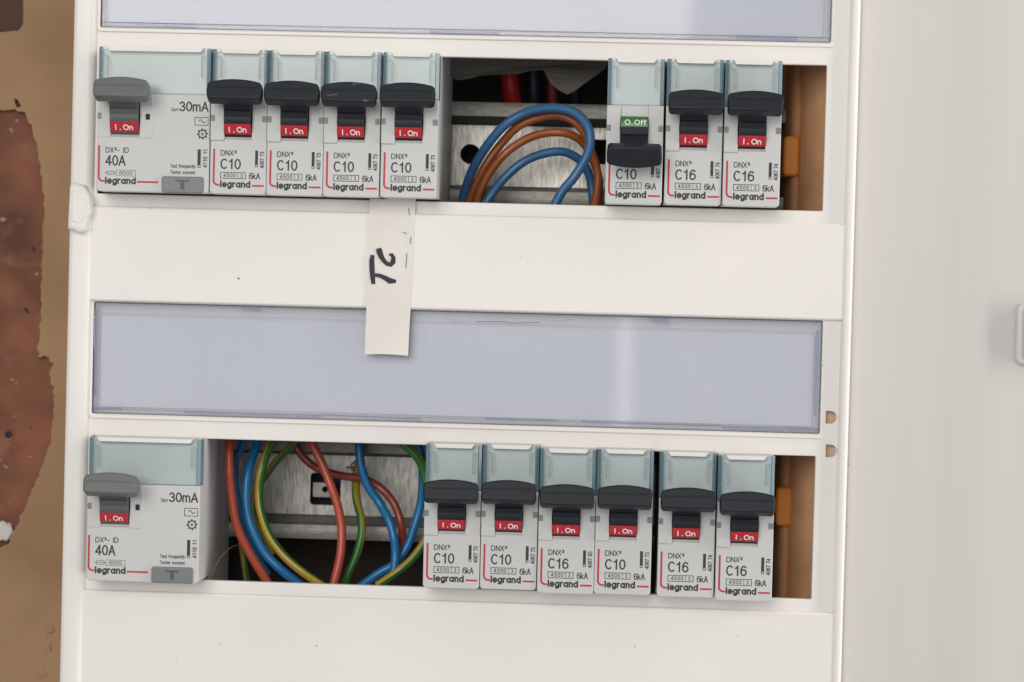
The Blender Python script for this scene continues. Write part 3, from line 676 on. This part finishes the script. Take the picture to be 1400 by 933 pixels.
# ================================================================== paper strip with handwriting
def paper_strip():
    tl, tr, bl, br = at(505, 272, 2), at(568, 271, 2), at(498.5, 485, 4), at(558, 487, 4)
    bm = bmesh.new(); nu, nv = 10, 40; g = []
    for j in range(nv + 1):
        v = j / nv; row = []
        for i in range(nu + 1):
            u = i / nu
            p = (tl.lerp(tr, u)).lerp(bl.lerp(br, u), v)
            z = 1.75 + .25 * math.sin(u * 3.1) * v
            if v < .1: z = 1.75 - .9 * (1 - v / .1) ** 1.5
            if v > .62: z += .7 * ((v - .62) / .38) ** 1.6 + .5 * (u - .5) * (v - .62)
            dy = .35 * noise.noise(Vector((u * 5, 3, 1))) * (1 - v) ** 6 * 2 + .3 * math.sin(u * 3.1) * v ** 8
            row.append(bm.verts.new((p.x + .15 * math.sin(v * 5), p.y + dy, z)))
        g.append(row)
    for j in range(nv):
        for i in range(nu): bm.faces.new((g[j][i], g[j + 1][i], g[j + 1][i + 1], g[j][i + 1]))
    ext = bmesh.ops.extrude_face_region(bm, geom=bm.faces[:])
    for v in [e for e in ext['geom'] if isinstance(e, bmesh.types.BMVert)]: v.co.z -= .14
    bmesh.ops.recalc_face_normals(bm, faces=bm.faces)
    me = bpy.data.meshes.new('t'); bm.to_mesh(me); bm.free()
    o = put('paper_strip', me, 'tape', None, 60)
    tag(o, 'white paper strip with handwritten Te stuck below the upper breakers', 'paper strip')
    def ink(name, pts, wd):
        q = []
        for zx, zy in pts:
            p = at(460 + zx / 3.587, 250 + zy / 3.587, 2.03); q.append((p.x, p.y))
        put(name, stroke(q, wd, 2.07), 'marker', o, smooth=False)
    ink('letter_print', [(177, 355), (173, 380), (174, 420), (177, 460), (181, 497)], [1.2, 1.6, 1.7, 1.6, 1.2])
    ink('letter_print', [(190, 452), (215, 457), (240, 468), (262, 482), (292, 484)], [1.1, 1.3, 1.5, 1.9, 1.0])
    ink('letter_print', [(207, 322), (211, 340), (219, 362), (232, 382), (248, 398), (266, 402), (277, 390), (279, 368), (270, 352), (258, 354)], [1.7, 2.0, 1.7, 1.4, 1.4, 1.5, 1.7, 1.4, 1.1, .7])
    for pts in ([(352, 125), (358, 158)], [(325, 243), (345, 250)], [(345, 345), (340, 420)], [(365, 265), (362, 300)]):
        q = []
        for zx, zy in pts:
            p = at(460 + zx / 3.587, 250 + zy / 3.587, 2.03); q.append((p.x, p.y))
        put('smudge_mark', stroke(q, .25, 2.06), 'ink_light', o, smooth=False)
paper_strip()

# ================================================================== wires
def wire(label, pts, mat, d=2.9, conv=None, z=None, cat='wire', name='wire', group=None, ext=None):
    """pts: (zoomed x, y, depth)"""
    ox, oy, k = conv
    P = [at(ox + x / k, oy + y / k, zz) + Vector((random.uniform(-.22, .22), random.uniform(-.22, .22), random.uniform(-.5, .5))) for x, y, zz in pts]
    me = sweep(P, d / 2); scale_mm(me)
    o = link(name, me, mat)
    return tag(o, label, cat, group)
U = (590, 50, 3.73); Lw = (290, 580, 3.887)
GU, GL = 'wires looped in the upper gap', 'wires in the lower gap'
wire('blue wire making the outermost and frontmost loop in the upper gap',
     [(150, 900, -38), (165, 800, -36), (215, 670, -33), (290, 545, -30), (380, 450, -28), (480, 390, -26), (580, 368, -24), (670, 368, -22), (745, 400, -20), (795, 465, -18), (808, 540, -17), (785, 625, -16), (730, 715, -15), (670, 790, -15), (620, 880, -16)], 'blue', 3.1, U, group=GU)
wire('orange brown wire directly under the outer blue loop in the upper gap',
     [(180, 900, -36), (205, 800, -35), (270, 670, -34), (350, 550, -33), (440, 465, -31), (540, 415, -29), (640, 402, -28), (720, 425, -27), (775, 490, -28), (815, 590, -30), (845, 690, -31), (840, 790, -31), (825, 890, -31)], 'brown', 2.8, U, group=GU)
wire('brown wire forming the third loop from outside in the upper gap',
     [(222, 900, -33), (245, 800, -32), (300, 690, -31), (385, 590, -30), (490, 520, -31), (600, 490, -32), (700, 500, -33), (770, 540, -35), (815, 610, -37), (850, 720, -38), (845, 900, -38)], 'brown', 2.8, U, group=GU)
wire('blue wire forming the innermost lowest loop in the upper gap',
     [(245, 900, -31), (295, 820, -31), (370, 725, -32), (460, 645, -33), (560, 600, -34), (660, 590, -35), (735, 618, -37), (785, 665, -39), (815, 740, -41), (830, 900, -41)], 'blue', 3.0, U, group=GU)
wire('scarlet wire hanging in the dark above the upper rail', [(385, 60, -60), (395, 150, -60), (405, 250, -61), (420, 380, -63)], 'scarlet', 6.2, U, group=GU)
for i, (x, m, d, lab) in enumerate(((520, 'navyw', 6, 'dark navy wire just right of the scarlet wire above the rail'), (612, 'darkred', 4, 'dark red brown wire behind the torn sheet above the rail'),
                                   (730, 'navyw', 5, 'dark navy wire below the tip of the torn grey sheet'))):
    wire(lab, [(x - 8, 60, -62), (x, 200, -63), (x + 4, 390, -65)], m, d, U, group=GU)
# lower gap
wire('red wire sweeping down beside the lower residual current switch', [(95, 20, -22), (88, 120, -20), (90, 240, -19), (100, 370, -18), (128, 520, -18), (175, 640, -18), (235, 750, -19), (310, 870, -20)], 'redw', 3.0, Lw, group=GL)
wire('bright blue wire curving between the left red and yellow wires', [(265, 30, -30), (225, 140, -27), (195, 250, -24), (183, 370, -22), (190, 480, -21), (220, 580, -20), (280, 685, -20), (360, 770, -20), (470, 860, -21)], 'brightblue', 3.1, Lw, group=GL)
wire('thin blue wire at the top left corner behind the red wire', [(185, 30, -36), (160, 110, -36), (128, 190, -37), (118, 280, -38), (135, 400, -40), (200, 620, -42), (300, 800, -43)], 'brightblue', 2.6, Lw, group=GL)
wire('yellow green wire making the big curve right of the bright blue wire', [(355, 30, -27), (305, 130, -25), (265, 250, -23), (250, 370, -22), (262, 480, -21), (305, 590, -20), (375, 690, -19), (470, 775, -18), (600, 865, -18)], 'yellow', 2.9, Lw, group=GL)
wire('thin yellow green wire crossing behind the big yellow curve', [(490, 40, -36), (430, 105, -37), (350, 190, -38), (285, 270, -39), (235, 360, -40), (225, 470, -41), (270, 580, -42), (330, 690, -43)], 'yellow', 2.4, Lw, group=GL)
wire('red wire running down the middle past the rail slot', [(505, 20, -30), (535, 110, -28), (585, 210, -27), (630, 320, -26), (668, 430, -25), (688, 540, -24), (690, 640, -23), (675, 740, -22), (640, 870, -21)], 'redw', 3.0, Lw, group=GL)
wire('dark red wire arching from the middle over to the right', [(420, 60, -40), (455, 140, -40), (510, 205, -40), (580, 245, -39), (690, 275, -38), (800, 295, -36), (890, 340, -34), (965, 420, -33), (1005, 520, -32), (1012, 620, -33), (1000, 740, -35)], 'darkred', 2.7, Lw, group=GL)
wire('blue wire running down from the top centre to the bottom right', [(780, 20, -34), (782, 120, -33), (795, 230, -33), (830, 330, -33), (890, 420, -32), (940, 510, -30), (968, 610, -28), (975, 700, -26), (965, 800, -25)], 'brightblue', 3.0, Lw, group=GL)
wire('second blue wire hidden close behind the central blue one', [(800, 20, -42), (790, 120, -42), (780, 220, -43), (800, 300, -44)], 'brightblue', 2.8, Lw, group=GL)
wire('yellow green wire hanging straight below the central blue wire', [(830, 30, -46), (790, 150, -44), (765, 280, -41), (768, 400, -38), (790, 500, -35), (792, 590, -33), (770, 690, -32), (730, 790, -31), (690, 890, -31)], 'greenyellow', 2.8, Lw, group=GL)
wire('green wire in the upper right corner of the lower gap', [(940, 30, -26), (1010, 100, -26), (1080, 160, -26), (1122, 230, -27), (1140, 330, -28), (1150, 440, -30)], 'green', 3.0, Lw, group=GL)
wire('dark blue wire beside the gap-side breaker bending to the bottom', [(1080, 60, -34), (1112, 180, -33), (1122, 300, -33), (1108, 430, -33), (1075, 550, -33), (1035, 650, -32), (970, 740, -31), (880, 800, -30), (780, 870, -30)], 'brightblue', 2.9, Lw, group=GL)
wire('yellow green wire cutting across the bottom right corner of the gap', [(1180, 540, -24), (1120, 640, -23), (1055, 720, -22), (980, 790, -21), (880, 860, -21)], 'yellow', 2.8, Lw, group=GL)
wire('short yellow wire low behind the left red wire', [(145, 560, -40), (155, 650, -39), (175, 740, -38), (190, 850, -38)], 'yellow', 2.2, Lw, group=GL)
wire('thin loose strand curving up beside the lower residual current switch', [(-10, 830, -8), (20, 750, -10), (60, 690, -13), (110, 650, -18), (140, 645, -22)], 'bronze', .35, Lw, name='wire_strand', group=GL)
wire('small twisted bronze tie round the wires at the rail', [(715, 228, -44), (745, 234, -43), (765, 215, -41), (755, 200, -40), (735, 225, -40), (745, 248, -41), (765, 240, -42)], 'bronze', .8, Lw, name='wire_tie', cat='wire tie')
# torn sheet in the upper gap
pp = [(60, 90), (930, 90), (900, 130), (880, 165), (800, 225), (740, 272), (693, 297), (650, 275), (608, 240), (588, 205), (568, 165), (500, 172), (440, 188), (330, 192), (240, 200), (190, 215), (130, 222), (90, 200)]
q = [at(590 + x / 3.73, 50 + y / 3.73, -34) for x, y in pp]
me = slab([(v.x, v.y) for v in q], [], -34.4, -34)
bm = bmesh.new(); bm.from_mesh(me); bmesh.ops.subdivide_edges(bm, edges=bm.edges[:], cuts=4)
for v in bm.verts: v.co.z += 2.5 * noise.noise(Vector((v.co.x * .12, v.co.y * .12, 3))) + (v.co.y - q[6].y) * -.25
bm.to_mesh(me); bm.free()
tag(put('torn_sheet', me, 'rag', None, 40), 'torn grey sheet hanging down inside the top of the upper gap', 'sheet')
